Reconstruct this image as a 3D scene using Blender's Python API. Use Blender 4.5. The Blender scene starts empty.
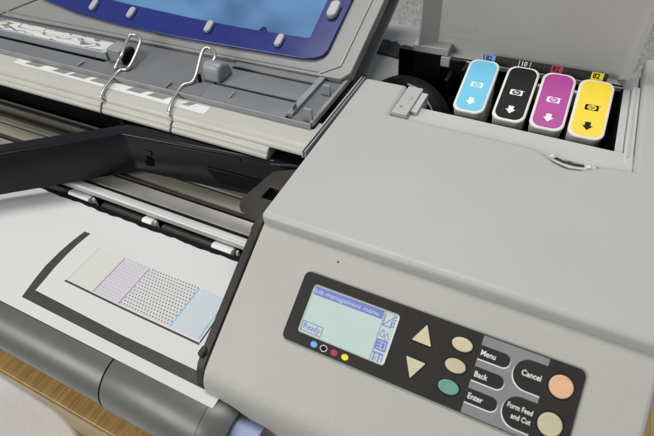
import bpy, bmesh, math, random
from mathutils import Vector, Matrix
random.seed(7)
R = math.radians
S = bpy.context.scene
COL = S.collection
LIFT = 900.0                       # lid of the printer stands 0.90 m above the floor; build units are mm from that lid

# ------------------------------------------------------------------ materials
def mat(name, col, rough=0.5, metal=0.0, spec=0.5, coat=0.0, bump=None, mottle=None, alpha=None, speck=None):
    """bump=(scale,strength,dist_mm)  mottle=(scale,amount)  speck=(scale,amount)"""
    m = bpy.data.materials.new(name); m.use_nodes = True
    nt = m.node_tree; N = nt.nodes; L = nt.links
    b = N['Principled BSDF']
    b.inputs['Base Color'].default_value = (*col, 1)
    b.inputs['Roughness'].default_value = rough
    b.inputs['Metallic'].default_value = metal
    b.inputs['Specular IOR Level'].default_value = spec
    b.inputs['Coat Weight'].default_value = coat
    b.inputs['Coat Roughness'].default_value = 0.08
    tc = N.new('ShaderNodeTexCoord')
    last = None
    def noise(scale, det=4):
        n = N.new('ShaderNodeTexNoise'); n.inputs['Scale'].default_value = scale; n.inputs['Detail'].default_value = det
        L.new(tc.outputs['Object'], n.inputs['Vector']); return n
    for spec_ in (mottle, speck):
        if not spec_: continue
        n = noise(spec_[0]); a = spec_[1]
        mr = N.new('ShaderNodeMapRange'); mr.inputs[1].default_value = .3; mr.inputs[2].default_value = .7
        mr.inputs[3].default_value = 1 - a; mr.inputs[4].default_value = 1 + a
        L.new(n.outputs['Fac'], mr.inputs[0])
        mx = N.new('ShaderNodeMix'); mx.data_type = 'RGBA'; mx.blend_type = 'MULTIPLY'; mx.inputs[0].default_value = 1
        if last: L.new(last, mx.inputs[6])
        else: mx.inputs[6].default_value = (*col, 1)
        L.new(mr.outputs[0], mx.inputs[7]); last = mx.outputs[2]
        L.new(last, b.inputs['Base Color'])
    if mottle:
        n = noise(mottle[0] * 3.1); mr = N.new('ShaderNodeMapRange')
        mr.inputs[3].default_value = rough - .07; mr.inputs[4].default_value = rough + .07
        L.new(n.outputs['Fac'], mr.inputs[0]); L.new(mr.outputs[0], b.inputs['Roughness'])
    if bump:
        n = noise(bump[0], 2); bp = N.new('ShaderNodeBump'); bp.inputs['Strength'].default_value = bump[1]
        bp.inputs['Distance'].default_value = bump[2] / 1000
        L.new(n.outputs['Fac'], bp.inputs['Height']); L.new(bp.outputs['Normal'], b.inputs['Normal'])
    if alpha is not None: b.inputs['Alpha'].default_value = alpha
    return m

M = {}
M['lid']    = mat('lid_plastic', (.41,.408,.397), .5, bump=(1500,.22,.2), mottle=(11,.025), speck=(700,.025))
M['bezel']  = mat('bezel_plastic', (.385,.382,.352), .55, bump=(1500,.5,.2), mottle=(25,.02), speck=(1300,.06))
M['beige']  = mat('cover_plastic', (.42,.413,.37), .42, bump=(1500,.1,.1), mottle=(20,.04))
M['well']   = mat('bay_plastic', (.47,.47,.465), .45, mottle=(30,.03))
M['smoke']  = mat('smoked_grey_plastic', (.145,.15,.16), .42, mottle=(15,.08))
M['smoke2'] = mat('smoked_grey_edge', (.24,.25,.265), .4, mottle=(40,.12))
M['frame']  = mat('grey_frame_plastic', (.215,.215,.21), .4, mottle=(12,.05), bump=(2000,.08,.1))
M['blue']   = mat('blue_frame_plastic', (.010,.020,.145), .25, coat=.15, mottle=(18,.10))
M['knob']   = mat('grey_knob_plastic', (.36,.36,.38), .45, bump=(900,.3,.2))
M['black']  = mat('black_plastic', (.004,.004,.005), .55, spec=.12, mottle=(30,.15))
M['satin']  = mat('satin_black_plastic', (.006,.006,.009), .3, spec=.25, mottle=(22,.15), bump=(1600,.08,.1))
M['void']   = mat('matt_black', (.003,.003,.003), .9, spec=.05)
M['strip']  = mat('dark_grey_strip', (.030,.027,.024), .5, spec=.3, mottle=(60,.2))
M['rail']   = mat('olive_grey_rail', (.28,.27,.22), .4, mottle=(16,.10))
M['rail2']  = mat('grey_rail', (.33,.32,.30), .36, metal=.4, mottle=(14,.15))
M['shiny']  = mat('bright_metal_rail', (.47,.47,.47), .5, metal=.2, mottle=(30,.05))
M['wire']   = mat('steel_wire', (.62,.60,.56), .3, metal=.9, mottle=(70,.08))
M['roller'] = mat('roller_grey', (.098,.098,.096), .38, mottle=(18,.07), bump=(1300,.1,.1))
M['drum']   = mat('pinch_roller_rubber', (.06,.06,.048), .5, mottle=(40,.2))
M['white']  = mat('white_plastic', (.66,.66,.64), .45, mottle=(60,.06))
M['paper']  = mat('white_paper', (.58,.58,.58), .75, spec=.25, mottle=(9,.012), bump=(700,.04,.1))
M['print']  = mat('black_print', (.036,.035,.028), .6, mottle=(120,.15))
M['palebl'] = mat('pale_blue_plastic', (.24,.29,.45), .5, mottle=(30,.05))
M['panel']  = mat('panel_black', (.026,.024,.022), .5, spec=.2, bump=(1800,.15,.1), mottle=(60,.08))
M['pgrey']  = mat('panel_grey', (.205,.205,.21), .45, bump=(1800,.1,.1), mottle=(60,.05))
M['key']    = mat('key_beige', (.54,.49,.33), .5, mottle=(120,.05), bump=(1500,.15,.1))
M['key2']   = mat('key_khaki', (.47,.44,.29), .5, mottle=(120,.05), bump=(1500,.15,.1))
M['green']  = mat('key_green', (.13,.29,.23), .5, mottle=(160,.12), bump=(1500,.15,.1))
M['orange'] = mat('key_orange', (.66,.40,.24), .5, mottle=(120,.06), bump=(1500,.15,.1))
M['ink_w']  = mat('white_print', (.75,.75,.74), .55)
M['lcd']    = mat('screen_green', (.45,.575,.535), .35, mottle=(30,.02))
M['lcdb']   = mat('screen_blue', (.17,.19,.55), .35)
M['lcdedge']= mat('screen_edge', (.68,.72,.62), .4)
M['dotblue']= mat('dot_blue', (.12,.36,.75), .5)
M['dotred'] = mat('dot_red', (.38,.02,.07), .5)
M['dotyel'] = mat('dot_yellow', (.80,.62,.02), .5)
M['c_cyan'] = mat('label_cyan', (.105,.46,.66), .45, coat=.25, mottle=(60,.03))
M['c_black']= mat('label_black', (.006,.006,.007), .5, spec=.15, mottle=(60,.1))
M['c_mag']  = mat('label_magenta', (.36,.018,.245), .45, coat=.25, mottle=(60,.03))
M['c_yel']  = mat('label_yellow', (.80,.58,.012), .45, coat=.25, mottle=(60,.03))
M['cart']   = mat('cartridge_shell', (.66,.645,.60), .45, mottle=(60,.03))
M['p_mag']  = mat('print_magenta', (.46,.38,.50), .7)
M['p_purp'] = mat('print_purple', (.30,.22,.42), .7)
M['p_blk']  = mat('print_dots_black', (.14,.14,.14), .7)
M['p_cyan'] = mat('print_cyan', (.42,.55,.66), .7)
M['p_blue'] = mat('print_blue_line', (.15,.45,.65), .7)
M['p_yel']  = mat('print_pale_yellow', (.56,.565,.515), .75)
M['p_magbg']= mat('print_pale_magenta', (.535,.515,.555), .75)
M['p_cybg'] = mat('print_pale_cyan', (.50,.54,.565), .75)
M['p_bkbg'] = mat('print_pale_grey', (.535,.535,.53), .75)
M['rearg']  = mat('rear_grey_plastic', (.27,.285,.30), .35, mottle=(16,.08))
M['wrap']   = mat('pale_wrap', (.80,.79,.78), .6, mottle=(12,.04), bump=(45,.35,3))
M['shelf']  = mat('pale_grey_shelf', (.50,.515,.53), .4, mottle=(16,.06), bump=(60,.25,1))
M['reflection_sheet']   = mat('dark_reflection', (.045,.047,.05), .6, spec=.25, mottle=(60,.3), bump=(160,.4,1.0))  # dark tone of a reflection put into the colour

def custom(name, build):
    m = bpy.data.materials.new(name); m.use_nodes = True
    build(m.node_tree.nodes, m.node_tree.links, m.node_tree.nodes['Principled BSDF']); return m

def wood(N, L, b):
    tc = N.new('ShaderNodeTexCoord'); mp = N.new('ShaderNodeMapping'); mp.inputs['Scale'].default_value = (620, 9, 60)
    L.new(tc.outputs['Object'], mp.inputs[0])
    n = N.new('ShaderNodeTexNoise'); n.inputs['Scale'].default_value = 1; n.inputs['Detail'].default_value = 6
    L.new(mp.outputs[0], n.inputs['Vector'])
    n2 = N.new('ShaderNodeTexNoise'); n2.inputs['Scale'].default_value = 60; L.new(tc.outputs['Object'], n2.inputs['Vector'])
    ad = N.new('ShaderNodeMath'); ad.operation = 'MULTIPLY_ADD'; ad.inputs[1].default_value = .35
    L.new(n2.outputs['Fac'], ad.inputs[0]); L.new(n.outputs['Fac'], ad.inputs[2])
    r = N.new('ShaderNodeValToRGB'); e = r.color_ramp
    e.elements[0].position = .45; e.elements[0].color = (.33,.18,.045,1)
    e.elements[1].position = .92; e.elements[1].color = (.62,.40,.135,1)
    L.new(ad.outputs[0], r.inputs[0]); L.new(r.outputs[0], b.inputs['Base Color'])
    b.inputs['Roughness'].default_value = .42
M['wood'] = custom('bamboo_wood', wood)
M['edge'] = mat('desk_edge', (.34,.25,.13), .5, mottle=(50,.15))
M['tan']  = mat('desk_leg_board', (.36,.255,.115), .55, mottle=(20,.15), speck=(400,.1))

def carpet(N, L, b):
    tc = N.new('ShaderNodeTexCoord')
    n = N.new('ShaderNodeTexVoronoi'); n.inputs['Scale'].default_value = 90; L.new(tc.outputs['Object'], n.inputs['Vector'])
    n2 = N.new('ShaderNodeTexNoise'); n2.inputs['Scale'].default_value = 90; n2.inputs['Detail'].default_value = 6
    L.new(tc.outputs['Object'], n2.inputs['Vector'])
    mx = N.new('ShaderNodeMix'); mx.data_type = 'RGBA'; mx.inputs[0].default_value = .6
    L.new(n.outputs['Color'], mx.inputs[6]); L.new(n2.outputs['Fac'], mx.inputs[7])
    bw = N.new('ShaderNodeRGBToBW'); L.new(mx.outputs[2], bw.inputs[0])
    r = N.new('ShaderNodeValToRGB'); e = r.color_ramp
    e.elements[0].position = .30; e.elements[0].color = (.40,.37,.32,1)
    e.elements[1].position = .68; e.elements[1].color = (.86,.85,.82,1)
    L.new(bw.outputs[0], r.inputs[0]); L.new(r.outputs[0], b.inputs['Base Color'])
    bp = N.new('ShaderNodeBump'); bp.inputs['Strength'].default_value = .7; bp.inputs['Distance'].default_value = .004
    L.new(bw.outputs[0], bp.inputs['Height']); L.new(bp.outputs['Normal'], b.inputs['Normal'])
    b.inputs['Roughness'].default_value = .95
M['carpet'] = custom('speckled_carpet', carpet)

def strip_marks(N, L, b):  # pale ground crossed by dark noise outlines
    tc = N.new('ShaderNodeTexCoord'); mp = N.new('ShaderNodeMapping'); mp.inputs['Scale'].default_value = (38, 110, 1)
    mp.inputs['Rotation'].default_value = (0, 0, .35)
    L.new(tc.outputs['Object'], mp.inputs[0])
    n = N.new('ShaderNodeTexNoise'); n.inputs['Scale'].default_value = 1; n.inputs['Detail'].default_value = 1; n.inputs['Distortion'].default_value = .6
    L.new(mp.outputs[0], n.inputs['Vector'])
    r = N.new('ShaderNodeValToRGB'); e = r.color_ramp
    e.elements[0].position = .455; e.elements[0].color = (.58,.58,.55,1)
    e.elements[1].position = .545; e.elements[1].color = (.60,.60,.57,1)
    d = e.elements.new(.485); d.color = (.16,.16,.155,1)
    d = e.elements.new(.515); d.color = (.16,.16,.155,1)
    L.new(n.outputs['Fac'], r.inputs[0]); L.new(r.outputs[0], b.inputs['Base Color']); b.inputs['Roughness'].default_value = .35
M['strip_marks'] = custom('marked_strip', strip_marks)

def pane(N, L, b):
    out = N['Material Output']
    tr = N.new('ShaderNodeBsdfTransparent'); tr.inputs[0].default_value = (.55,.78,1.0,1)
    gl = N.new('ShaderNodeBsdfGlossy'); gl.inputs['Roughness'].default_value = .08
    b.inputs['Base Color'].default_value = (.06,.17,.55,1); b.inputs['Roughness'].default_value = .2
    m1 = N.new('ShaderNodeMixShader'); m1.inputs[0].default_value = .82
    L.new(b.outputs[0], m1.inputs[1]); L.new(tr.outputs[0], m1.inputs[2])
    fr = N.new('ShaderNodeFresnel'); fr.inputs[0].default_value = 1.45
    m2 = N.new('ShaderNodeMixShader'); L.new(fr.outputs[0], m2.inputs[0]); L.new(m1.outputs[0], m2.inputs[1]); L.new(gl.outputs[0], m2.inputs[2])
    L.new(m2.outputs[0], out.inputs[0])
M['pane'] = custom('clear_blue_pane', pane)

# ------------------------------------------------------------------ geometry helpers (mm)
class Frame:
    def __init__(s, o, u, v): s.o = Vector(o); s.u = Vector(u).normalized(); s.v = Vector(v).normalized(); s.n = s.u.cross(s.v)
    def __call__(s, a, b, h=0): return s.o + s.u*a + s.v*b + s.n*h
FLAT = Frame((0,0,0), (1,0,0), (0,1,0))
def flat(z): return Frame((0,0,z), (1,0,0), (0,1,0))
SIDE = Frame((0,0,0), (0,1,0), (0,0,1))           # profile plane: (y,z), normal = +x
FRONT = lambda y: Frame((0,y,0), (1,0,0), (0,0,1)) # normal = -y

class B:
    def __init__(s): s.v = []; s.f = []
    def add(s, vs, fs):
        k = len(s.v); s.v += [Vector(p) for p in vs]; s.f += [[i+k for i in f] for f in fs]; return s
    def prism(s, poly, fr, h0, h1):
        a = 0
        for i in range(len(poly)):
            x0,y0 = poly[i]; x1,y1 = poly[(i+1) % len(poly)]; a += x0*y1-x1*y0
        if a < 0: poly = poly[::-1]
        if h0 > h1: h0, h1 = h1, h0
        n = len(poly)
        vs = [fr(x,y,h0) for x,y in poly] + [fr(x,y,h1) for x,y in poly]
        fs = [list(range(n))[::-1], list(range(n,2*n))] + [[i,(i+1)%n,n+(i+1)%n,n+i] for i in range(n)]
        return s.add(vs, fs)
    def sheet(s, poly, fr, h=0):
        a = sum(poly[i][0]*poly[(i+1)%len(poly)][1]-poly[(i+1)%len(poly)][0]*poly[i][1] for i in range(len(poly)))
        if a < 0: poly = poly[::-1]
        return s.add([fr(x,y,h) for x,y in poly], [list(range(len(poly)))])
    def box(s, x0,x1,y0,y1,z0,z1): return s.prism([(x0,y0),(x1,y0),(x1,y1),(x0,y1)], FLAT, z0, z1)
    def extx(s, prof, x0, x1): return s.prism(prof, SIDE, x0, x1)
    def tube(s, pts, r, n=10, caps=True):
        pts = [Vector(p) for p in pts]; rings = []
        rr = r if isinstance(r, (list,tuple)) else [r]*len(pts)
        up = None
        for i,p in enumerate(pts):
            t = (pts[min(i+1,len(pts)-1)] - pts[max(i-1,0)]).normalized()
            if up is None:
                up = t.orthogonal().normalized()
            else:
                up = (up - t*up.dot(t)).normalized()
            w = t.cross(up)
            rings.append([p + (up*math.cos(2*math.pi*k/n) + w*math.sin(2*math.pi*k/n))*rr[i] for k in range(n)])
        vs = [p for ring in rings for p in ring]; fs = []
        for i in range(len(pts)-1):
            for k in range(n):
                fs.append([i*n+k, i*n+(k+1)%n, (i+1)*n+(k+1)%n, (i+1)*n+k])
        if caps: fs += [list(range(n))[::-1], [(len(pts)-1)*n+k for k in range(n)]]
        return s.add(vs, fs)
    def build(s, name, m, parent=None, bevel=0, seg=2, smooth=True, origin=None, ang=35):
        o0 = Vector(origin) if origin is not None else (Vector(parent['_o']) if parent is not None else Vector((0,0,0)))
        me = bpy.data.meshes.new(name)
        me.from_pydata([(p-o0)/1000 for p in s.v], [], s.f); me.update()
        bm = bmesh.new(); bm.from_mesh(me); bmesh.ops.remove_doubles(bm, verts=bm.verts, dist=1e-7)
        bm.normal_update(); bm.to_mesh(me); bm.free()
        me.materials.append(m if not isinstance(m, str) else M[m])
        o = bpy.data.objects.new(name, me); COL.objects.link(o)
        if smooth:
            me.shade_smooth(); me.set_sharp_from_angle(angle=R(ang))
        if bevel:
            mod = o.modifiers.new('bevel', 'BEVEL'); mod.width = bevel/1000; mod.segments = seg; mod.limit_method = 'ANGLE'; mod.angle_limit = R(30)
            mod.harden_normals = False
        if parent is not None: o.parent = parent
        else: o.location = Vector((o0.x, o0.y, o0.z+LIFT))/1000
        o['_o'] = list(o0)
        return o

def empty(name, o, label, cat, group=None, rot=0):
    e = bpy.data.objects.new(name, None); COL.objects.link(e)
    e.location = Vector((o[0], o[1], o[2]+LIFT))/1000; e.empty_display_size = .02
    e['_o'] = list(o); tag(e, label, cat, group); return e
def tag(o, label=None, cat=None, group=None, kind=None):
    if label: o['label'] = label
    if cat: o['category'] = cat
    if group: o['group'] = group
    if kind: o['kind'] = kind
    return o

def rrect(x0, x1, y0, y1, r, n=6):
    if not isinstance(r, (tuple,list)): r = (r,)*4       # bl, br, tr, tl
    out = []
    for (cx,cy,a0,q) in ((x0+r[0],y0+r[0],180,r[0]),(x1-r[1],y0+r[1],270,r[1]),(x1-r[2],y1-r[2],0,r[2]),(x0+r[3],y1-r[3],90,r[3])):
        if q <= 0: out.append((cx,cy)); continue
        for k in range(n+1):
            a = R(a0 + 90*k/n); out.append((cx+q*math.cos(a), cy+q*math.sin(a)))
    return out
def ell(cx, cy, a, b=None, n=36, rot=0):
    b = b or a; c, s_ = math.cos(R(rot)), math.sin(R(rot))
    return [(cx + a*math.cos(2*math.pi*k/n)*c - b*math.sin(2*math.pi*k/n)*s_, cy + a*math.cos(2*math.pi*k/n)*s_ + b*math.sin(2*math.pi*k/n)*c) for k in range(n)]
def rtri(p, r, n=4):
    out = []
    P = [Vector(q) for q in p]
    for i in range(3):
        a, b, c = P[i-1], P[i], P[(i+1)%3]
        d0 = (a-b).normalized(); d1 = (c-b).normalized()
        for k in range(n+1):
            t = k/n; q = (1-t)**2*(b+d0*r) + 2*t*(1-t)*b + t*t*(b+d1*r); out.append((q.x,q.y))
    return out
def frame_ring(b, out, inn, fr, h0, h1):
    """ring between two polygons with the same vertex count"""
    n = len(out)
    vs = [fr(*p,h0) for p in out]+[fr(*p,h1) for p in out]+[fr(*p,h0) for p in inn]+[fr(*p,h1) for p in inn]
    fs = []
    for i in range(n):
        j = (i+1)%n
        fs += [[i,j,n+j,n+i],[n+i,n+j,3*n+j,3*n+i],[2*n+j,2*n+i,3*n+i,3*n+j],[j,i,2*n+i,2*n+j]]
    return b.add(vs, fs)

def text(s, size, fr, u, v, h, b=None, bold=0.0, shear=0.0, ax='LEFT', sx=1.0, gap=1.0):
    """flat lettering laid into builder b on frame fr, baseline at (u,v)"""
    b = b or B()
    cu = bpy.data.curves.new('lettering', 'FONT'); cu.body = s; cu.size = size; cu.offset = bold; cu.shear = shear
    cu.align_x = ax; cu.resolution_u = 3; cu.space_character = gap
    o = bpy.data.objects.new('lettering', cu); COL.objects.link(o)
    bpy.context.view_layer.update()
    me = o.evaluated_get(bpy.context.evaluated_depsgraph_get()).to_mesh()
    b.add([fr(u+p.co.x*sx, v+p.co.y, h) for p in me.vertices], [list(p.vertices) for p in me.polygons])
    o.evaluated_get(bpy.context.evaluated_depsgraph_get()).to_mesh_clear()
    bpy.data.objects.remove(o); bpy.data.curves.remove(cu)
    return b

def smoothpath(pts, n=6):
    P = [Vector(p) for p in pts]; P = [P[0]*2-P[1]] + P + [P[-1]*2-P[-2]]; out = []
    for i in range(1, len(P)-2):
        for k in range(n):
            t = k/n; a,b,c,d = P[i-1],P[i],P[i+1],P[i+2]
            out.append(.5*((2*b)+(c-a)*t+(2*a-5*b+4*c-d)*t*t+(3*b-a-3*c+d)*t**3))
    out.append(P[-2]); return out

# ------------------------------------------------------------------ setting: floor, desk
b = B(); b.add([(-4000,-3000,-900),(4000,-3000,-900),(4000,6000,-900),(-4000,6000,-900)], [[0,1,2,3]])
fl = b.build('floor', 'carpet', smooth=False); tag(fl, kind='structure')

desk = empty('desk', (-100,340,-900), 'bamboo wood desk the printer stands on, its edge showing at the lower left', 'desk')
B().box(-760,520,46,645,-168,-150).build('desk_top', 'wood', desk, bevel=1)
B().box(-760,520,44.6,45.9,-168.5,-150.5).build('edge_band', 'edge', desk)
B().box(-565,480,77,98.6,-900,-168.6).build('leg_board', 'tan', desk, bevel=1)
B().box(-740,480,99,115,-900,-168.6).build('leg_board', 'tan', desk, bevel=1)
B().box(-740,-722,115.2,600,-900,-168.6).build('leg_board', 'tan', desk, bevel=1)

# ------------------------------------------------------------------ the printer
PR = empty('large_format_printer', (-250,290,-150), 'grey large format printer with blue window, open ink door and tilted control panel', 'printer')

# --- lid over the right end, with the ink bay cut out of its back
cut = [(66,505),(66,331)]
bulge = [(52,330.5),(44,328),(38,323),(30,318.5),(22,317.5),(14,321),(7,327),(-2,332),(-14,333)]
lid = [(-161,188),(92,187),(92,505)] + cut + bulge + [(-121,334.5),(-121.5,383),(-164,383)]
b = B().prism(lid, FLAT, -15, 0)
b.build('lid', 'lid', PR, bevel=4.4, seg=5)
# --- front bezel
prof = [(200,-1.9),(181,-12.6),(100,-59.2),(94.5,-63.2),(91,-68),(89,-73.5),(88,-80),(88,-110),(90,-140),(190,-140)]
bez = B().extx(prof, -160, 92).build('front_bezel', 'bezel', PR, bevel=3.5, seg=4)
B().sheet(ell(-97.4,-8,.8,.5,12), Frame((0,187,-9),(1,0,0),(0,math.cos(R(30)),math.sin(R(30)))), .25).build('scuff_mark', 'strip', bez)
# dark gasket down the bezel's left side
sp = [(200,-9),(190,-9.6),(186,-11.5),(176,-16.4),(158,-26.8),(138,-38.5),(106,-56.8),(98,-62.5),(93,-70),(90.5,-79),(96,-84),(104,-70),(120,-58),(200,-24)]
B().extx(sp, -167, -160.4).build('edge_gasket', 'strip', PR, bevel=.8)
B().box(-167.8,-163,101,108,-62,-55.5).build('gasket_clip', 'strip', PR, bevel=1.2)
# body blocks below
b = B(); b.box(-158,88,191,344,-140,-10); b.box(67.5,88,344.2,500,-140,-10); b.box(-158,67.3,344.2,500,-140,-62); b.build('inner_body', 'void', PR)
B().box(-700,-168.5,302.2,580,-140,-61).build('rear_body', 'frame', PR, bevel=3)
# body below roller + floor of the print zone
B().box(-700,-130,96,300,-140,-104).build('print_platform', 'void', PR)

B().box(88.3,91,192,504,-140,-15.2).build('side_panel', 'lid', PR, bevel=1)
# --- ink bay
b = B()
b.prism([(-120.5,334.5),(66,331),(66,356),(-102,359.5),(-120.5,360)], flat(-5), -3, .0)
b.build('bay_ledge', 'well', PR, bevel=.8)
b = B(); b.box(-120.8,-107,337,381,-9,.4); b.build('bay_bracket', 'lid', PR, bevel=.6)
b = B(); b.prism([(-106.9,346),(-101,346),(-101,377),(-106.9,377)], FLAT, -14, -1.2); b.build('bay_bracket', 'well', PR, bevel=.6)
B().box(-117,-114.5,346,348.5,.4,.7).build('bracket_mark', 'smoke2', PR)
B().box(-115,-112,359,364,.4,.9).build('bracket_mark', 'lid', PR)
b = B(); b.box(53,59,345,456,-60,-8); b.box(59.2,65.6,345,456,-60,-4.5); b.build('bay_wall', 'well', PR, bevel=.8)
B().box(51.6,52.8,344.6,456,-60,-8.2).build('bay_side', 'void', PR)
B().box(60.8,61.6,350,450,-4.6,-3.4).build('wall_rib', 'well', PR)
B().box(-158,52,457,459,-61,-7).build('bay_back', 'void', PR)
# finger notch in the lid's edge
lens = [(5,328.4),(14,323),(24,320.2),(34,321.5),(43,326.5),(40,330),(24,327),(12,330)]
B().prism(lens, flat(-4.9), .1, 2.6).build('latch_tab', 'well', PR, bevel=.6)
slot = [(12.5,326.2),(20,323.5),(28,322.9),(34,324.2),(33.5,326.8),(26,325.8),(19,326.4),(14,328.6)]
B().prism(slot, flat(-2.2), -.05, .35).build('latch_slot', 'strip', PR)
B().box(9.5,12,327,329.5,-2.3,-1.2).build('latch_pin', 'white', PR, bevel=.3)
B().box(35.5,38,323.5,326.5,-2.3,-1.2).build('latch_pin', 'white', PR, bevel=.3)
# hinge block at the back left of the bay, black cavity beneath
B().box(-143,-106,455.4,475,-6.2,1.6).build('hinge_block', 'lid', PR, bevel=1.2)
B().box(-113,-103.5,454.4,468,-17,-6.3).build('hinge_post', 'lid', PR, bevel=1)
B().box(-104.3,64.5,455.6,475,-12,-7.4).build('hinge_rail', 'well', PR, bevel=1)
B().box(-141,-112.8,455.9,474,-62,-5.3).build('cavity_panel', 'black', PR)
b = B(); b.box(-103,-88,452.5,455.3,-30,-6.5); b.box(-88,-84,440,455,-60,-8); b.box(-101,-97,430,450,-60,-16); b.build('bay_bracket', 'satin', PR, bevel=.6)
# ink hoses curling behind the lid
hose = smoothpath([(-160,430,-44),(-142,414,-27),(-126,404,-20),(-110,396,-20),(-96,386,-28),(-86,372,-48)], 8)
B().tube(hose, 14, 20).build('ink_hose', 'black', PR)
hose = smoothpath([(-126,394,-6.4),(-113,388,-6.4),(-101,379,-12),(-93,372,-19),(-86,364,-30)], 8)
B().tube(hose, .9, 8).build('hose_seam', 'rail', PR)
# open ink door, standing upright
door = B()
o = [(-136.5,-1.0),(50.5,2.5),(50.5,165),(-136.5,165)]
B().prism([(-137,-.2),(-137,165),(53.5,165),(53.5,2.2)], FRONT(476), -3, 1.5).build('door_back', 'lid', PR)
DR = B()
# panel, left and right drafted rims as one shell
DR.add([(-121,469,-8),(46,469,-8),(46,469,160),(-121,469,160)], [[0,1,2,3]])
DR.add([(-136,455,.9),(-121,469,-8),(-121,469,160),(-136,455,160)], [[0,1,2,3]])
DR.add([(-137.5,455,.9),(-136,455,.9),(-136,455,160),(-137.5,455,160)], [[0,1,2,3]])
DR.add([(-137.5,476,.9),(-137.5,455,.9),(-137.5,455,160),(-137.5,476,160)], [[0,1,2,3]])
DR.add([(46,469,-8),(50,455,1),(50,455,160),(46,469,160)], [[0,1,2,3]])
DR.add([(50,455,1),(54.5,455,1),(54.5,455,160),(50,455,160)], [[0,1,2,3]])
DR.add([(54.5,455,1),(54.5,477,1),(54.5,477,160),(54.5,455,160)], [[0,1,2,3]])
ID = DR.build('ink_door', 'lid', PR, smooth=False)
b = B(); b.box(-118,-88,468.75,469.2,8,10.5); b.build('door_rib', 'lid', ID, bevel=.2)
B().box(-116,-86,468.75,469.2,18,22).build('door_rib', 'lid', ID, bevel=.2)
# label strip along the hinge
fs = Frame((0,453,1.6), (1,0,0), (0,.45,.89))
LS = B().prism(rrect(-71.5,37.5,-5.6,2.6,1.0), fs, -1.2, 0).build('bay_label', 'panel', PR)
def patch(x0,x1,m): return B().sheet([(x0,-4.4),(x1,-4.4),(x1,2.5),(x0,2.5)], fs, .12).build('colour_patch', m, LS)
for x0,m in ((-70.5,'dotblue'),(-10,'dotred'),(24,'dotyel')):
    text('82', 6.0, fs, x0+1.2, -2.4, .25, None, .12).build('number_print', 'c_black', patch(x0, x0+10, m), smooth=False)
b = B(); text('10', 5.8, fs, -36.8, -2.3, .25, b, .12)
for x in (-38.6,-28.6): b.sheet([(x,-3.4),(x+.6,-3.4),(x+.6,2.2),(x,2.2)], fs, .25)
b.build('number_print', 'ink_w', LS)
for x in (-17,14): B().box(x,x+5,436,441,-24,-9).build('bay_clip', 'white', PR, bevel=.6)

# --- print zone rails, all running the printer's length
X0, X1 = -720, -168
def rail(prof, name, m, bev=.6): return B().extx(prof, X0, X1).build(name, m, PR, bevel=bev)
rail([(289,-71),(255,-70.5),(255,-76),(289,-76)], 'platen_rail', 'rail')
rail([(252.8,-71),(237,-70.5),(236.6,-73),(236.6,-77),(252.8,-77)], 'platen_rail', 'rail')
rail([(233,-72.5),(227,-74),(222,-73.4),(218,-73.2),(217.8,-78),(233,-78)], 'guide_rail', 'rail2')
rail([(212.2,-69.6),(209,-69.3),(206.4,-70),(204.9,-71.6),(204.7,-77),(212.2,-77)], 'bright_rail', 'shiny', .5)
B().box(X0,X1,262,264.5,-70.9,-66).build('drive_belt', 'strip', PR)
B().box(X0,X1,279,281.5,-70.9,-68.5).build('belt_guide', 'strip', PR)
rail([(236.8,-69.6),(234,-69.6),(234,-72.4),(236.8,-72.4)], 'rail_edge', 'strip', .2)
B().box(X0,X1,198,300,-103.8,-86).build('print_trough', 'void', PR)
b = B(); vs = []; fc = []; x = X0
while x < X1:
    e = 193.2 + .5*math.sin(x*.11)+.4*math.sin(x*.37)+random.uniform(-.25,.25)
    vs += [(x,197.0,-78.6),(x,e+.4,-78.6),(x,e,-79.6),(x,197.0,-79.9)]; x += 3
k = len(vs)//4
for i in range(k-1):
    for t in range(4): fc.append([4*i+t, 4*i+(t+1)%4, 4*i+4+(t+1)%4, 4*i+4+t])
b.add(vs, fc)
b.build('paper_lip', 'black', PR)
for x0,x1 in ((-474,-410),(-368,-313),(-293,-234)):
    b = B(); b.tube([(x0,204,-87),(x0+1.5,204,-87),(x1-1.5,204,-87),(x1,204,-87)], [4.4,5.6,5.6,4.4], 20); b.build('pinch_roller', 'drum', PR)
for x0,x1 in ((-408,-380),(-312,-300),(-232.5,-211),(-545,-515)):
    b = B(); b.extx([(197.3,-88),(197.3,-79.4),(200,-76.6),(206.5,-78.6),(208,-88)], x0, x1); b.build('roller_holder', 'white', PR, bevel=1.0)
for x in (-375,-297,-206.5,-510):
    b = B(); b.prism([(x-2.6,-88),(x+2.6,-88),(x+1.8,-76),(x+.4,-75)], FRONT(201), -1.5, 1.5); b.build('holder_fin', 'white', PR, bevel=.8)
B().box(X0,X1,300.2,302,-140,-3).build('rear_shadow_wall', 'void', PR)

# --- front paper guide: big grey tube the paper rolls over
b = B(); n = 48
b.tube([(-720,80.3,-107),(-234,80.3,-107)], 26, n); b.build('guide_tube', 'roller', PR)
b = B(); b.tube([(-236,80.3,-107),(-235.2,80.3,-107)], 26.5, n); b.build('tube_joint', 'void', PR)
b = B(); b.tube([(-235,80.3,-107),(-233.5,80.3,-107),(-150.2,80.3,-107)], [26.2,26.9,26.9], n); b.build('guide_tube_sleeve', 'roller', PR)
b = B(); b.tube([(-150,80.3,-107),(-140,80.3,-107),(-131,80.3,-107)], [26.6,26.4,22], n); b.build('tube_end_cap', 'roller', PR)
b = B(); b.tube([(-131,80.3,-107),(-112,80.3,-107)], 17, n); b.build('end_plug', 'palebl', PR)

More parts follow.
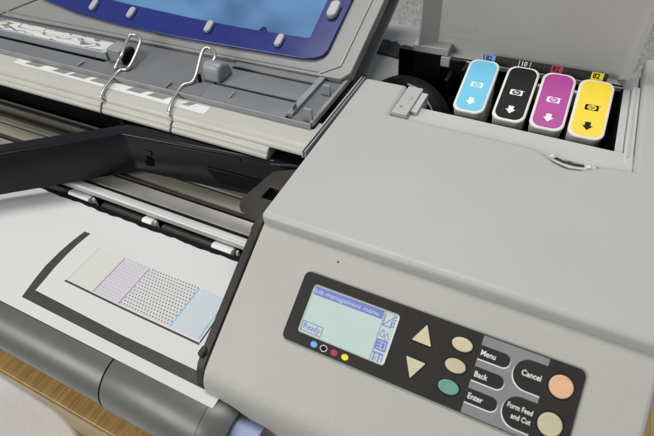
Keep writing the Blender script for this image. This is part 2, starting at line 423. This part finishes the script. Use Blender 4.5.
# --- top cover (long, to the left)
b = B().extx([(302,-1.2),(272,-1.2),(268,-2.4),(265.4,-5),(264.2,-8.4),(266,-9.6),(302,-9.6)], -720, -168.4)
CV = b.build('top_cover', 'beige', PR, bevel=.8)
lipp = [(272,-9.7),(264.0,-8.0),(262,-8.6),(260.2,-11),(259.8,-12.6),(258.2,-13.4),(257.4,-15.6),(258.2,-17.4),(262,-18.6),(272,-18.6)]
for x0,x1 in ((-720,-388.6),(-386.4,-303.2),(-301.2,-200)):
    B().extx(lipp, x0, x1).build('cover_lip', 'beige', CV, bevel=1.2, seg=3)
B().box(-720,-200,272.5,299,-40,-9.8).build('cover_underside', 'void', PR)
B().box(-168.2,-166.6,262,382,-8,-.2).build('cover_trim', 'shiny', PR, bevel=.3)
B().box(-165.6,-164.2,262,383,-8,-1).build('trim_strip', 'smoke2', PR)
# labels on the cover
fl0 = flat(-1.1)
B().sheet([(-530,280),(-274,275.5),(-274,286.5),(-530,288.4)], fl0, .1).build('cover_label', 'white', CV)
for x0,x1 in ((-512,-490),(-470,-452),(-446,-424),(-416,-392),(-368,-350),(-342,-322),(-300,-292)):
    k = 288-(x0+530)*.0075; B().sheet([(x0-3,k-5.2),(x1-3,k-5.4),(x1+2,k+1.2),(x0+2,k+1.4)], fl0, .25).build('label_mark', 'frame', CV)

# --- smoked grey tray between cover and window
b = B()
b.box(-720,-291,291.5,372,-.9,3.2)
TR = b.build('smoked_tray', 'smoke', PR, bevel=.8)
B().box(-290.8,-172,291.5,372,-.9,.0).build('tray_floor', 'void', TR)
for y0,y1,z in ((291.5,314.6,3.0),(319.5,344.5,3.6),(349.5,371,4.6)):
    b = B(); b.extx([(y0,.2),(y1,.2),(y1,z+1.2),(y0+1,z),(y0,z-.6)], -290.6, -200.2); b.build('tray_slat', 'smoke', TR, bevel=.5)
B().box(-720,-174,289.8,291.4,-.9,4.2).build('tray_lip', 'smoke2', TR, bevel=.4)
B().box(-200,-194,296,371,.1,6.2).build('tray_rib', 'smoke2', TR, bevel=.6)
B().box(-193.8,-176.2,293,371,.1,3).build('tray_end', 'smoke', TR, bevel=.5)
B().box(-176,-172.6,292,378,.1,5.4).build('tray_rim', 'smoke2', TR, bevel=.5)
B().prism([(-184,3.1),(-174.5,3.1),(-174.5,15),(-182,15)], FRONT(296), -1.2, 1.2).build('tray_tab', 'smoke2', TR, bevel=.6)
B().prism([(-188,3.1),(-178,3.1),(-178,13),(-185,13)], FRONT(337), -1.2, 1.2).build('tray_tab', 'smoke2', TR, bevel=.6)
B().box(-263,-261,300,311,3.1,5).build('tray_pip', 'smoke2', TR, bevel=.4)
B().box(-196.5,-195,300,306,6.2,11).build('tray_pip', 'smoke2', TR, bevel=.4)
for x in (-445,-330): B().box(x,x+1.6,293,302,3.2,5.4).build('tray_pip', 'smoke2', TR, bevel=.4)
# raised bar with a pale strip of dark wavy outlines
BAR = B().box(-720,-423,314,335.6,3.3,12).build('raised_bar', 'rearg', TR, bevel=.7)
B().sheet([(-720,316),(-424,316),(-424,334.6),(-720,334.6)], flat(12), .12).build('bar_strip', 'strip_marks', BAR)
B().box(-720,-425,310.6,313.9,3.25,3.6).build('bar_gap', 'void', BAR)
# clamp blocks and the bent wires
B().prism(rrect(-420,-401,314,331,2.5), flat(0), 3.3, 17.5).build('wire_clamp', 'smoke2', PR, bevel=1.5, seg=3)
B().extx([(316.5,3.3),(340,3.3),(336,16),(326,20.5),(320,19.5),(317,12)], -303, -283).build('wire_clamp', 'smoke2', PR, bevel=3, seg=3)
b = B(); b.box(-400.8,-397,312.2,330,4,15); b.build('clamp_slot', 'black', PR, bevel=.8)
B().box(-306,-303.5,312.5,315.9,3.6,11).build('clamp_slot', 'black', PR, bevel=.5)
W1=[(-401.5,303,5),(-399,307,10),(-398.1,314,15),(-408.9,338.4,20.0),(-404.5,343.4,21.0),(-396,340.6,20.0),(-390.7,330.9,16.0),(-387.0,307.1,6.0),(-394.7,300.4,4.0),(-387.3,266.9,0.0),(-383.3,266,-7.6)]
W2=[(-300.5,332,15),(-300.8,337.9,17.5),(-307.8,345.7,19.5),(-314.5,346.5,20.0),(-316.6,339.0,19.0),(-309.2,310.9,6.0),(-315.7,299.5,4.0),(-306.9,268.9,0.0),(-302.1,266,-7.6)]
for w in (W1, W2): B().tube(smoothpath(w, 7), 1.7, 12).build('bent_wire', 'wire', PR)

# --- blue window, leaning back
bl = Frame((0,378,17.6), (1,0,0), (0,math.cos(R(25.5)),math.sin(R(25.5))))
outer = [(-660,60),(-620,25),(-583,3.2),(-520,-7),(-451,-11.8),(-366,-13.4),(-292,-12.2),(-222,-10.4),(-210,-8.4),(-203,-4),(-200.3,3),(-199.5,65),(-200,170),(-660,170)]
inner = [(-560,62),(-540,40),(-520,24),(-500,19.4),(-470,16.8),(-366,12.4),(-304,11.2),(-245,12),(-232,12.4),(-226,12.6),(-224,14),(-224.4,60.7),(-226,150),(-560,150)]
plate = [(-720,-32),(-176,-24),(-171.5,-18),(-170,-6),(-169.5,66),(-170,200),(-720,200)]
hole = inner
po = [(-720,60),(-720,10),(-720,-28),(-600,-28),(-470,-26),(-366,-25),(-304,-24),(-245,-23.5),(-200,-23),(-178,-22.5),(-171,-14),(-169.5,66),(-170,200),(-720,200)]
WF = frame_ring(B(), po, inner, bl, -11, -.2).build('window_frame', 'frame', PR, bevel=1.4, seg=3)
frame_ring(B(), outer, inner, bl, 0, 3.2).build('blue_frame', 'blue', WF, bevel=1.1, seg=3)
B().sheet(inner, bl, 1.6).build('window_pane', 'pane', WF, smooth=False)
# added rumpled sheet, its folds and ragged lower edge stand in for pane reflections
b = B(); nu, nv = 90, 44; vs = []; fc = []
def rag(u): return 15 + 12*math.exp(-((u+292)/42)**2) + 3*math.sin(u*.031+.6) + 1.8*math.sin(u*.19) + 1.2*math.sin(u*.43+1) + 2.5*math.sin(u*.083+1) + 1.2*math.sin(u*.21)
for i in range(nu+1):
    for j in range(nv+1):
        u = -580 + 380*i/nu; w0 = rag(u); w = w0 + (165-w0)*j/nv
        h = -21 + 9*math.sin(u*.026+w*.055) + 3*math.sin(u*.05-w*.10+1.2*math.sin(u*.02)) + 1.1*math.sin(u*.13+w*.16+math.sin(w*.1))
        vs.append(bl(u,w,h))
for i in range(nu):
    for j in range(nv): a = i*(nv+1)+j; fc.append([a,a+nv+1,a+nv+2,a+1])
b.add(vs,fc); b.build('reflection_liner', 'paper', WF, ang=180)
B().prism([(-700,-20),(-175,-20),(-175,190),(-700,190)], bl, -46, -43).build('window_backing', 'rearg', WF)
for x,y,s_ in ((-497.5,5,1.0),(-440.7,3.8,1),(-336,3.8,1),(-252,2.6,1),(-211.5,46,1.35)):
    f2 = Frame(bl(x,y,3.2), Vector((1,.12,0)), bl.v)
    b = B(); b.prism(rrect(-3.7*s_,3.7*s_,-7*s_,7*s_,3.4*s_), f2, -.2, 4.2*s_); b.build('window_knob', 'knob', WF, bevel=1.5, seg=3)
# ridges of the grey frame
b = B(); b.prism([(-185,-10),(-182.5,-10),(-180.5,66),(-181,200),(-183.5,200),(-183,66)], bl, -.4, 1.0)
b.prism([(-200,-19.5),(-199,-21),(-184,-10.5),(-185.5,-9.5)], bl, -.4, .9); b.build('frame_ridge', 'smoke2', WF, bevel=.3)
b = B(); b.prism([(-720,-23),(-300,-21.5),(-202,-20),(-202,-19),(-300,-20.3),(-720,-21.5)], bl, -.4, .7); b.build('frame_ridge', 'frame', WF, bevel=.2)
b = B(); b.prism([(-640,-28),(-637,-28),(-590,4),(-593,4.6)], bl, -.4, .1); b.build('frame_seam', 'strip', WF)
# rear shelf behind the window
b = B(); b.extx([(384,-38),(545,-35),(572,-37),(584,-44),(588,-60),(384,-60)], -700, -141.5); b.build('rear_shelf', 'shelf', PR, bevel=1.5)

# --- black tube arm over the print zone
fold = (-347,241.5); left = Vector((-432-(-347), 175.6-241.5)).normalized(); le = (fold[0]+left.x*330, fold[1]+left.y*330)
th = 16
nr = Vector((-(262-241.5), (-168+347), )).normalized()       # normal of the right half, pointing back
nl = Vector((left.y, -left.x)); nl = -nl if nl.y < 0 else nl
mid = (nr+nl).normalized()*th
b = B()
b.prism([le, fold, (-182,260), (-182,260+th), (fold[0]+mid.x, fold[1]+mid.y), (le[0]+nl.x*th, le[1]+nl.y*th)], FLAT, -65, -18.2)
ARM = b.build('tube_arm', 'satin', PR, bevel=2.4, seg=3)
fr_r = Frame((-347,241.5,-65), Vector((165,18.5,0)), (0,0,1))
def on_arm(poly, h0, h1, name, m): return B().prism(poly, fr_r, h0, h1).build(name, m, ARM, bevel=.3)
on_arm([(14,12),(23,12),(25,20),(21,27),(17,26),(18,21),(13,17)], -.5, .6, 'arm_catch', 'void')
on_arm([(16,31),(27,31),(25,26),(19,25)], -.5, 1.4, 'arm_catch', 'satin')
on_arm([(92,9),(138,6),(138,22),(84,25)], -.5, .7, 'arm_plate', 'black')
on_arm([(84,25.2),(138,22.2),(138,23),(84,26)], -.5, 1.2, 'arm_plate_rim', 'satin')
on_arm([(40,41),(122,41),(122,44),(40,44)], -.5, 1.0, 'arm_rib', 'satin')
B().box(-382,-375,268,276,-70,-20).build('arm_post', 'black', PR, bevel=1)
# bracket where the arm meets the lid
b = B(); br = [(-197,213),(-194,205),(-172,199),(-165.5,199),(-165.5,262),(-171,262),(-190,251)]
inn= [(-183,221),(-182.6,220),(-178,220),(-169.6,220),(-169.6,233),(-178,233),(-182.6,233)]
BK = frame_ring(B(), br, inn, FLAT, -27, -20).build('arm_bracket', 'strip', PR, bevel=1, seg=3)
B().prism(inn, FLAT, -29, -25).build('bracket_socket', 'void', BK)
B().prism([(-198,256),(-165,262),(-165,284),(-188,279)], FLAT, -30, -18).build('bracket_cap', 'satin', PR, bevel=1.5)
b = B(); b.prism([(-178,203),(-168,200),(-167,190),(-173,188),(-174,196)], FLAT, -44, -20.2); b.build('bracket_stem', 'strip', PR, bevel=1)
B().tube(smoothpath([(-206,272,-24),(-196,276,-20),(-186,281,-17),(-176,286,-15)],5), 1.0, 8).build('spring_wire', 'rail', PR)

# --- control panel on the slanted bezel
cp = Frame((0,187,-9), (1,0,0), (0,math.cos(R(30)),math.sin(R(30))))
scr = rrect(-107,-47,-59,-26.5,2.2); pl = rrect(-115.3,58.2,-66.5,-20,4)
CP = frame_ring(B(), pl, scr, cp, -.6, 1.5).build('control_panel', 'panel', PR, smooth=False)
SC = B().prism(rrect(-107.6,-46.4,-59.6,-26,2.4), cp, .02, .25).build('screen', 'lcd', CP)
frame_ring(B(), rrect(-107,-47,-59,-26.5,2.2), rrect(-106,-48,-58.4,-27.4,1.6), cp, .26, .5).build('screen_rim', 'lcdedge', SC)
b = B(); b.sheet([(-105.6,-33.2),(-57.4,-32.9),(-57.4,-27.6),(-105.6,-27.8)], cp, .32)
lh = [.34]
def line(x0,y0,x1,y1,w=.45):
    d = Vector((x1-x0,y1-y0)).normalized(); nn = Vector((-d.y,d.x))*w/2
    b.sheet([(x0+nn.x,y0+nn.y),(x0-nn.x,y0-nn.y),(x1-nn.x,y1-nn.y),(x1+nn.x,y1+nn.y)], cp, lh[0])
# boxed status word
for a in ((-105.4,-51.2,-91,-51.2),(-91,-51.2,-91,-57.2),(-91,-57.2,-105.4,-57.2),(-105.4,-57.2,-105.4,-51.2)): line(*a)
text('Ready', 5.2, cp, -104.6, -55.7, .34, b, .02, sx=.98)
# icon column
line(-56.6,-27.6,-56.6,-58.2,.35)
for a in ((-55.8,-29,-55.8,-36),(-55.8,-36,-50,-29),(-55.8,-36,-51,-36),(-51,-36,-51,-32)): line(*a,.5)
for k in range(4): line(-49.7+.1*k*0,-28.8-2*k,-48.6,-28.8-2*k,1.0)
line(-50.4,-28,-50.4,-36.2,.4)
for cx,cy in ((-54.2,-41),(-51.0,-42.2)):
    pts = [(cx,cy+2.6)]+[(cx+1.35*math.cos(R(a)),cy-.6+1.35*math.sin(R(a))) for a in range(30,-211,-24)]
    for i in range(len(pts)): line(*pts[i],*pts[(i+1)%len(pts)],.4)
b.sheet([(-56.2,-51.2),(-49,-51.2),(-49,-44.6),(-56.2,-44.6)], cp, .32)
for x in (-54.8,-51.6): line(x,-53.2,x,-58,.8)
line(-56,-53,-49.6,-53,.9); line(-53.4,-54.6,-53.4,-57.6,.35); line(-49.6,-53,-49.6,-57.4,.5)
b.build('screen_graphics', 'lcdb', SC, smooth=False)
lh[0] = .40
b = B(); text('Job management menu', 4.2, cp, -105.2, -31.8, .40, b, .03, sx=1.17)
for a in ((-55.2,-46,-50,-46),(-55.2,-48,-52,-48),(-55.2,-50,-50,-50),(-50,-46,-50,-50),(-52.6,-46,-52.6,-50)):
    line(*a,.55)
b.build('screen_text', 'lcd', SC, smooth=False)
# four ink dots
for x,m in ((-92.8,'dotblue'),(-85.9,'c_black'),(-78.6,'dotred'),(-71.1,'dotyel')):
    dd = B().sheet(ell(x,-62.8,2.3,1.9), cp, 1.56).build('ink_dot', m, CP)
    if m == 'c_black': frame_ring(B(), ell(x,-62.8,2.45,2.05), ell(x,-62.8,2.05,1.65), cp, 1.52, 1.6).build('dot_ring', 'ink_w', dd)
def key(poly, m, name='button', h=2.7):
    cx = sum(p[0] for p in poly)/len(poly); cy = sum(p[1] for p in poly)/len(poly)
    k = B().prism(poly, cp, 1.3, h).build(name, m, CP, bevel=.75, seg=4)
    B().sheet([(cx+(x-cx)*1.07, cy+(y-cy)*1.09) for x,y in poly], cp, 1.8).build('key_gap', 'void', k)
    return k
key(rtri([(-29.9,-26.2),(-36,-37.9),(-23.8,-38.1)],.9), 'key', 'arrow_button')
key(rtri([(-36,-48),(-23.7,-48.2),(-29.8,-59.6)],.9), 'key', 'arrow_button')
key(ell(-7.5,-30.2,6.1,4.1), 'key'); key(ell(-7.6,-43.1,6.1,4.1), 'key2'); key(ell(-7.7,-55.8,6.1,4.1), 'green')
key(ell(47.8,-32.9,6.3), 'orange', 'round_button'); key(ell(47.5,-53.9,6.3), 'key2', 'round_button')
GS = B().sheet([(2.5,-66),(39,-66),(39,-20.7),(2.5,-20.7)], cp, 1.6).build('caption_field', 'pgrey', CP)
def tagshape(x0,x1,y0,y1,side):
    r = (y1-y0)/2*.98
    return rrect(x0,x1,y0,y1,(0,r,r,0) if side == 'R' else (r,0,0,r), 10)
for cy,w in ((-30.5,'Menu'),(-43.1,'Back'),(-55.8,'Enter')):
    B().sheet(tagshape(2.6,20.2,cy-4.55,cy+3.6,'R'), cp, 1.66).build('tag_rim', 'ink_w', GS)
    B().sheet(tagshape(2.55,19.9,cy-3.95,cy+4.0,'R'), cp, 1.72).build('word_tag', 'panel', GS)
    text(w, 4.5, cp, 3.4, cy-1.5, 1.8, None, .06, sx=.86).build('key_word', 'ink_w', GS, smooth=False)
for cy in (-33.5,-54.6):
    B().sheet(tagshape(22.2,38.9,cy-9.2,cy+8,'L'), cp, 1.66).build('tag_rim', 'ink_w', GS)
    B().sheet(tagshape(22.6,38.95,cy-8.6,cy+8.6,'L'), cp, 1.72).build('word_tag', 'panel', GS)
text('Cancel', 4.5, cp, 37.6, -34.3, 1.8, None, .06, ax='RIGHT', sx=.86).build('key_word', 'ink_w', GS, smooth=False)
b = B(); text('Form Feed', 4.0, cp, 38.3, -53.4, 1.8, b, .05, ax='RIGHT', sx=.78); text('and Cut', 4.0, cp, 38.3, -58.4, 1.8, b, .05, ax='RIGHT', sx=.8)
b.build('key_word', 'ink_w', GS, smooth=False)

# ------------------------------------------------------------------ ink cartridges
fr0 = Frame((0,0,0), (1,0,0), (0,1,0))
def cartridge():
    e = empty('ink_cartridge', (0,0,0), 'x', 'ink cartridge', 'ink cartridges standing in the open ink bay')
    L_, W_ = 33.2, 14.0
    b = B(); b.prism(rrect(-W_,W_,-L_,L_,8.5,8), fr0, -2.6, 0); e1 = b.build('cap', 'cart', e, bevel=1.3, seg=3)
    b = B()
    for k in range(5): b.prism(rrect(-W_+.5+.15*k,W_-.5-.15*k,-L_+.4+.15*k,L_-.6,9,8), fr0, -4.9-2.5*k, -3.3-2.5*k)
    b.build('ribbed_collar', 'cart', e, bevel=.4)
    b = B(); b.prism(rrect(-W_+1.6,W_-1.6,-L_+1.8,L_-2,8,8), fr0, -52, -2.7); b.build('shell', 'cart', e)
    lab = B().sheet(rrect(-W_+2.2,W_-2.2,-L_+2.6,L_-2.4,7.6,8), fr0, .12).build('colour_label', 'c_cyan', e)
    ar = [(-2.2,-15.6),(2.2,-15.6),(2.2,-19.6),(4.2,-19.6),(0,-24.4),(-4.2,-19.6),(-2.2,-19.6)]
    b = B(); b.sheet(ar, fr0, .2); b.build('arrow_mark', 'ink_w', lab)
    lg = B().sheet(rrect(-5.4,5.2,-2.6,3.6,.8,3), fr0, .2).build('logo_field', 'ink_w', lab)
    b = B(); b.sheet(ell(0,.5,3.6,2.7,28), fr0, .27); b.build('logo_disc', 'c_black', lg)
    b = B(); text('hp', 4.9, fr0, -2.5, -.7, .34, b, .05, shear=.25, sx=.92); b.build('logo_letters', 'ink_w', lg, smooth=False)
    b = B(); b.sheet([(5.7,3.0),(6.6,3.0),(6.6,3.5),(5.7,3.5)], fr0, .2); b.build('trade_mark', 'ink_w', lab)
    return e
def copytree(o, parent=None):
    c = o.copy(); COL.objects.link(c)
    if parent: c.parent = parent
    for ch in o.children: copytree(ch, c)
    return c
proto = cartridge()
def recolour(o, lm, mark):
    for c in o.children_recursive:
        k = c.name.split('.')[0]
        mm = {'colour_label': lm, 'logo_disc': lm, 'arrow_mark': mark, 'logo_field': mark, 'logo_letters': mark, 'trade_mark': mark}.get(k)
        if mm: c.material_slots[0].link = 'OBJECT'; c.material_slots[0].material = M[mm]
spots = [(-66,'c_cyan','ink_w','ink cartridge with cyan label and white arrow'),
         (-31,'c_black','ink_w','ink cartridge with black label and white arrow'),
         (0,'c_mag','ink_w','ink cartridge with magenta label and white arrow'),
         (30.6,'c_yel','c_black','ink cartridge with yellow label and black arrow')]
carts = [proto] + [copytree(proto) for _ in spots[1:]]
for c,(x,lm,mk,lab) in zip(carts, spots):
    c.location = Vector((x, 407.3-x*.025, -3.2+LIFT))/1000; c.rotation_euler = (R(15), 0, R(random.uniform(-.8,.8)))
    c['label'] = lab; recolour(c, lm, mk)

# ------------------------------------------------------------------ printed sheet
PS = empty('printed_sheet', (-330,140,-80), 'white printed test sheet with black border and dotted colour chart leaving the printer', 'paper')
def pz(x, y):
    z = -80 + .55*math.sin(x*.022+y*.03)*min(1,max(0,(y-84)/30))*min(1,max(0,(196-y)/25)) + .35*math.sin(x*.05-1)*min(1,max(0,(y-90)/30))*min(1,max(0,(190-y)/30))
    return z
class PF:
    n = Vector((0,0,1))
    def __call__(s, x, y, h=0): return Vector((x, y, pz(x,y)+h))
pf = PF()
b = B(); vs = []; fc = []; nx, ny = 150, 34
ys = [80.4, 80.4+.001] if False else [80.4 + (196.8-80.4)*j/ny for j in range(ny+1)]
for i in range(nx+1):
    for y in ys:
        x = -720 + (573.5)*i/nx; vs.append(Vector((x,y,pz(x,y))))
m_ = len(ys)
for i in range(nx):
    for j in range(m_-1): a = i*m_+j; fc.append([a,a+m_,a+m_+1,a+1])
b.add(vs, fc); b.build('sheet', 'paper', PS, ang=180)
def strip_poly(outer_, inner_, m, name, h=.12, n=14):
    """band between two polylines, finely cut so that it follows the sheet"""
    b = B(); A = smooth2(outer_, n); C_ = smooth2(inner_, n); k = len(A)
    vs = []
    for p,q in zip(A, C_):
        for t in range(5): vs.append(pf(p[0]+(q[0]-p[0])*t/4, p[1]+(q[1]-p[1])*t/4, h))
    fc = []
    for i in range(k-1):
        for t in range(4): a = i*5+t; fc.append([a,a+1,a+6,a+5])
    b.add(vs, fc); return b.build(name, m, PS, ang=180)
def smooth2(P, n):
    out = []
    for i in range(len(P)-1):
        for k in range(n): t = k/n; out.append((P[i][0]+(P[i+1][0]-P[i][0])*t, P[i][1]+(P[i+1][1]-P[i][1])*t))
    out.append(P[-1]); return out
strip_poly([(-353.5,166.8),(-355,153),(-355.3,140),(-354,122),(-351,107.8),(-346.4,90.4)], [(-346.2,167.2),(-347.2,153.6),(-346.8,140.4),(-345,124),(-342.5,111),(-341.1,99.8)], 'print', 'black_border', n=8)
strip_poly([(-341.1,99.8),(-245.3,97.8),(-165,98.3)], [(-346.4,90.4),(-237.7,89.3),(-155,89)], 'print', 'black_border', n=24)
def zone(x0,x1,y0,y1,m,name): strip_poly([(x0,y0),(x1,y0)], [(x0,y1),(x1,y1)], m, name, h=.08, n=16)
zone(-324,-296,119,157,'p_yel','yellow_field'); zone(-295,-268,119,157,'p_magbg','magenta_field'); zone(-214,-188,119,157,'p_cybg','cyan_field'); zone(-266.5,-215.5,119,157,'p_bkbg','grey_field')
strip_poly([(-325.5,118.4),(-184,117)], [(-325.5,116.8),(-184,115.4)], 'print', 'chart_line', n=30)
strip_poly([(-185.2,117.5),(-185.6,146)], [(-183.9,117.5),(-184.3,146)], 'print', 'chart_line', n=10)
for x,m in ((-295,'p_purp'),(-267.4,'p_purp'),(-214.4,'p_blue'),(-187.3,'p_blue')):
    strip_poly([(x-.45,119),(x-.45-(.5),158)], [(x+.45,119),(x+.45-.5,158)], m, 'colour_line', h=.14)
strip_poly([(-325,119),(-325.3,158)], [(-324.4,119),(-324.7,158)], 'p_yel', 'colour_line', h=.14)
def dots(x0,x1,m,r,rows=14,px=3.0,py=2.85):
    b = B(); n = int((x1-x0)/px)
    for j in range(rows):
        for i in range(n):
            x = x0 + px*(i+.5) + (px/2 if j%2 else 0) - px/4; y = 120.6 + py*j
            b.add([pf(x+r*math.cos(R(60*k)), y+r*math.sin(R(60*k)), .16) for k in range(6)], [[0,1,2,3,4,5]])
    b.build('printed_dots', m, PS, smooth=False)
dots(-294,-268,'p_mag',.66); dots(-266.5,-215.5,'p_blk',.66); dots(-213.5,-188,'p_cyan',.66)

# pale box with rounded corners on the floor below the desk edge
pad = [(-1300,96),(-760,96),(-715,95.8),(-677,94.5),(-652,94),(-631,92),(-610,88.5),(-589,84),(-566,76),(-556,73),(-517,66),(-480,46),(-455,10),(-448,-40),(-448,-300),(-1300,-300)]
PD = B().prism(pad, flat(-900), .5, 300).build('storage_box', 'wrap', None, bevel=9, seg=4, origin=(-900,-100,-900))
tag(PD, 'pale box with rounded corners on the floor below the wooden desk edge', 'box')

# added dark sheet in place of a reflection on the glossy rear shelf
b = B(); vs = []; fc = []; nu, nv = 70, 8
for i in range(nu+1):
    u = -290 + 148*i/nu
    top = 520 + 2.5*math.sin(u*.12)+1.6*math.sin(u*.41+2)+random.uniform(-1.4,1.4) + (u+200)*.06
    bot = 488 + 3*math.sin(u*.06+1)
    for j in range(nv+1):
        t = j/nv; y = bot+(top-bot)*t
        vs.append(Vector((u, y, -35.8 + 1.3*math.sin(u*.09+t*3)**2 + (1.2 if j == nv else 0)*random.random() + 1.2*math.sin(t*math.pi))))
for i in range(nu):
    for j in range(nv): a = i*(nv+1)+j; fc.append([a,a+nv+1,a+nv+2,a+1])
fo = B(); fo.add(vs, fc); FI = fo.build('reflection_band', 'reflection_sheet', None, origin=(-200,500,-36), ang=180)
tag(FI, 'dark sheet with ragged edge, standing in for a reflection on the grey shelf behind the lid', 'reflection_sheet')
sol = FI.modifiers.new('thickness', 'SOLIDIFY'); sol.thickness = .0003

# ------------------------------------------------------------------ camera
RX = ((0.89528,0.28087,-0.3458),(0.44156,-0.66239,0.60519),(-0.05908,-0.69451,-0.71705))
cam = bpy.data.cameras.new('camera'); co = bpy.data.objects.new('camera', cam); COL.objects.link(co)
rgt = Vector([r[0] for r in RX]); dwn = Vector([r[1] for r in RX]); fwd = Vector([r[2] for r in RX])
mw = Matrix((rgt, -dwn, -fwd)).transposed().to_4x4(); mw.translation = Vector((0,0,(240+LIFT)/1000)); co.matrix_world = mw
cam.sensor_width = 36; cam.lens = 490.37/654*36; cam.clip_start = .01; cam.clip_end = 50
cam.dof.use_dof = True; cam.dof.focus_distance = .40; cam.dof.aperture_fstop = 11
S.camera = co

# ------------------------------------------------------------------ light: overhead office lamp, added front fill, pale room around
def area(name, loc, target, sx, sy, power, col=(1,1,1)):
    l = bpy.data.lights.new(name, 'AREA'); l.shape = 'RECTANGLE'; l.size = sx; l.size_y = sy; l.energy = power; l.color = col
    o = bpy.data.objects.new(name, l); COL.objects.link(o); o.location = loc
    o.rotation_euler = (Vector(target)-Vector(loc)).to_track_quat('-Z','Y').to_euler(); return o
area('ceiling_and_fill_lamp', (-.35,.62,2.7), (-.2,.35,.8), 1.2, .5, 29, (1,.985,.96))
area('ceiling_and_fill_lamp', (-1.55,-1.75,1.95), (0,.35,.9), 1.4, .8, 47, (1,.985,.96))  # unseen fill added at front left to brighten the door, below ceiling height
w = bpy.data.worlds.new('World'); S.world = w; w.use_nodes = True
w.node_tree.nodes['Background'].inputs[0].default_value = (.92,.96,1,1); w.node_tree.nodes['Background'].inputs[1].default_value = .225
S.view_settings.view_transform = 'Standard'; S.view_settings.look = 'None'; S.view_settings.gamma = 1; S.view_settings.exposure = 0
S.render.engine = 'CYCLES'
for o in list(bpy.data.objects):
    if '_o' in o: del o['_o']
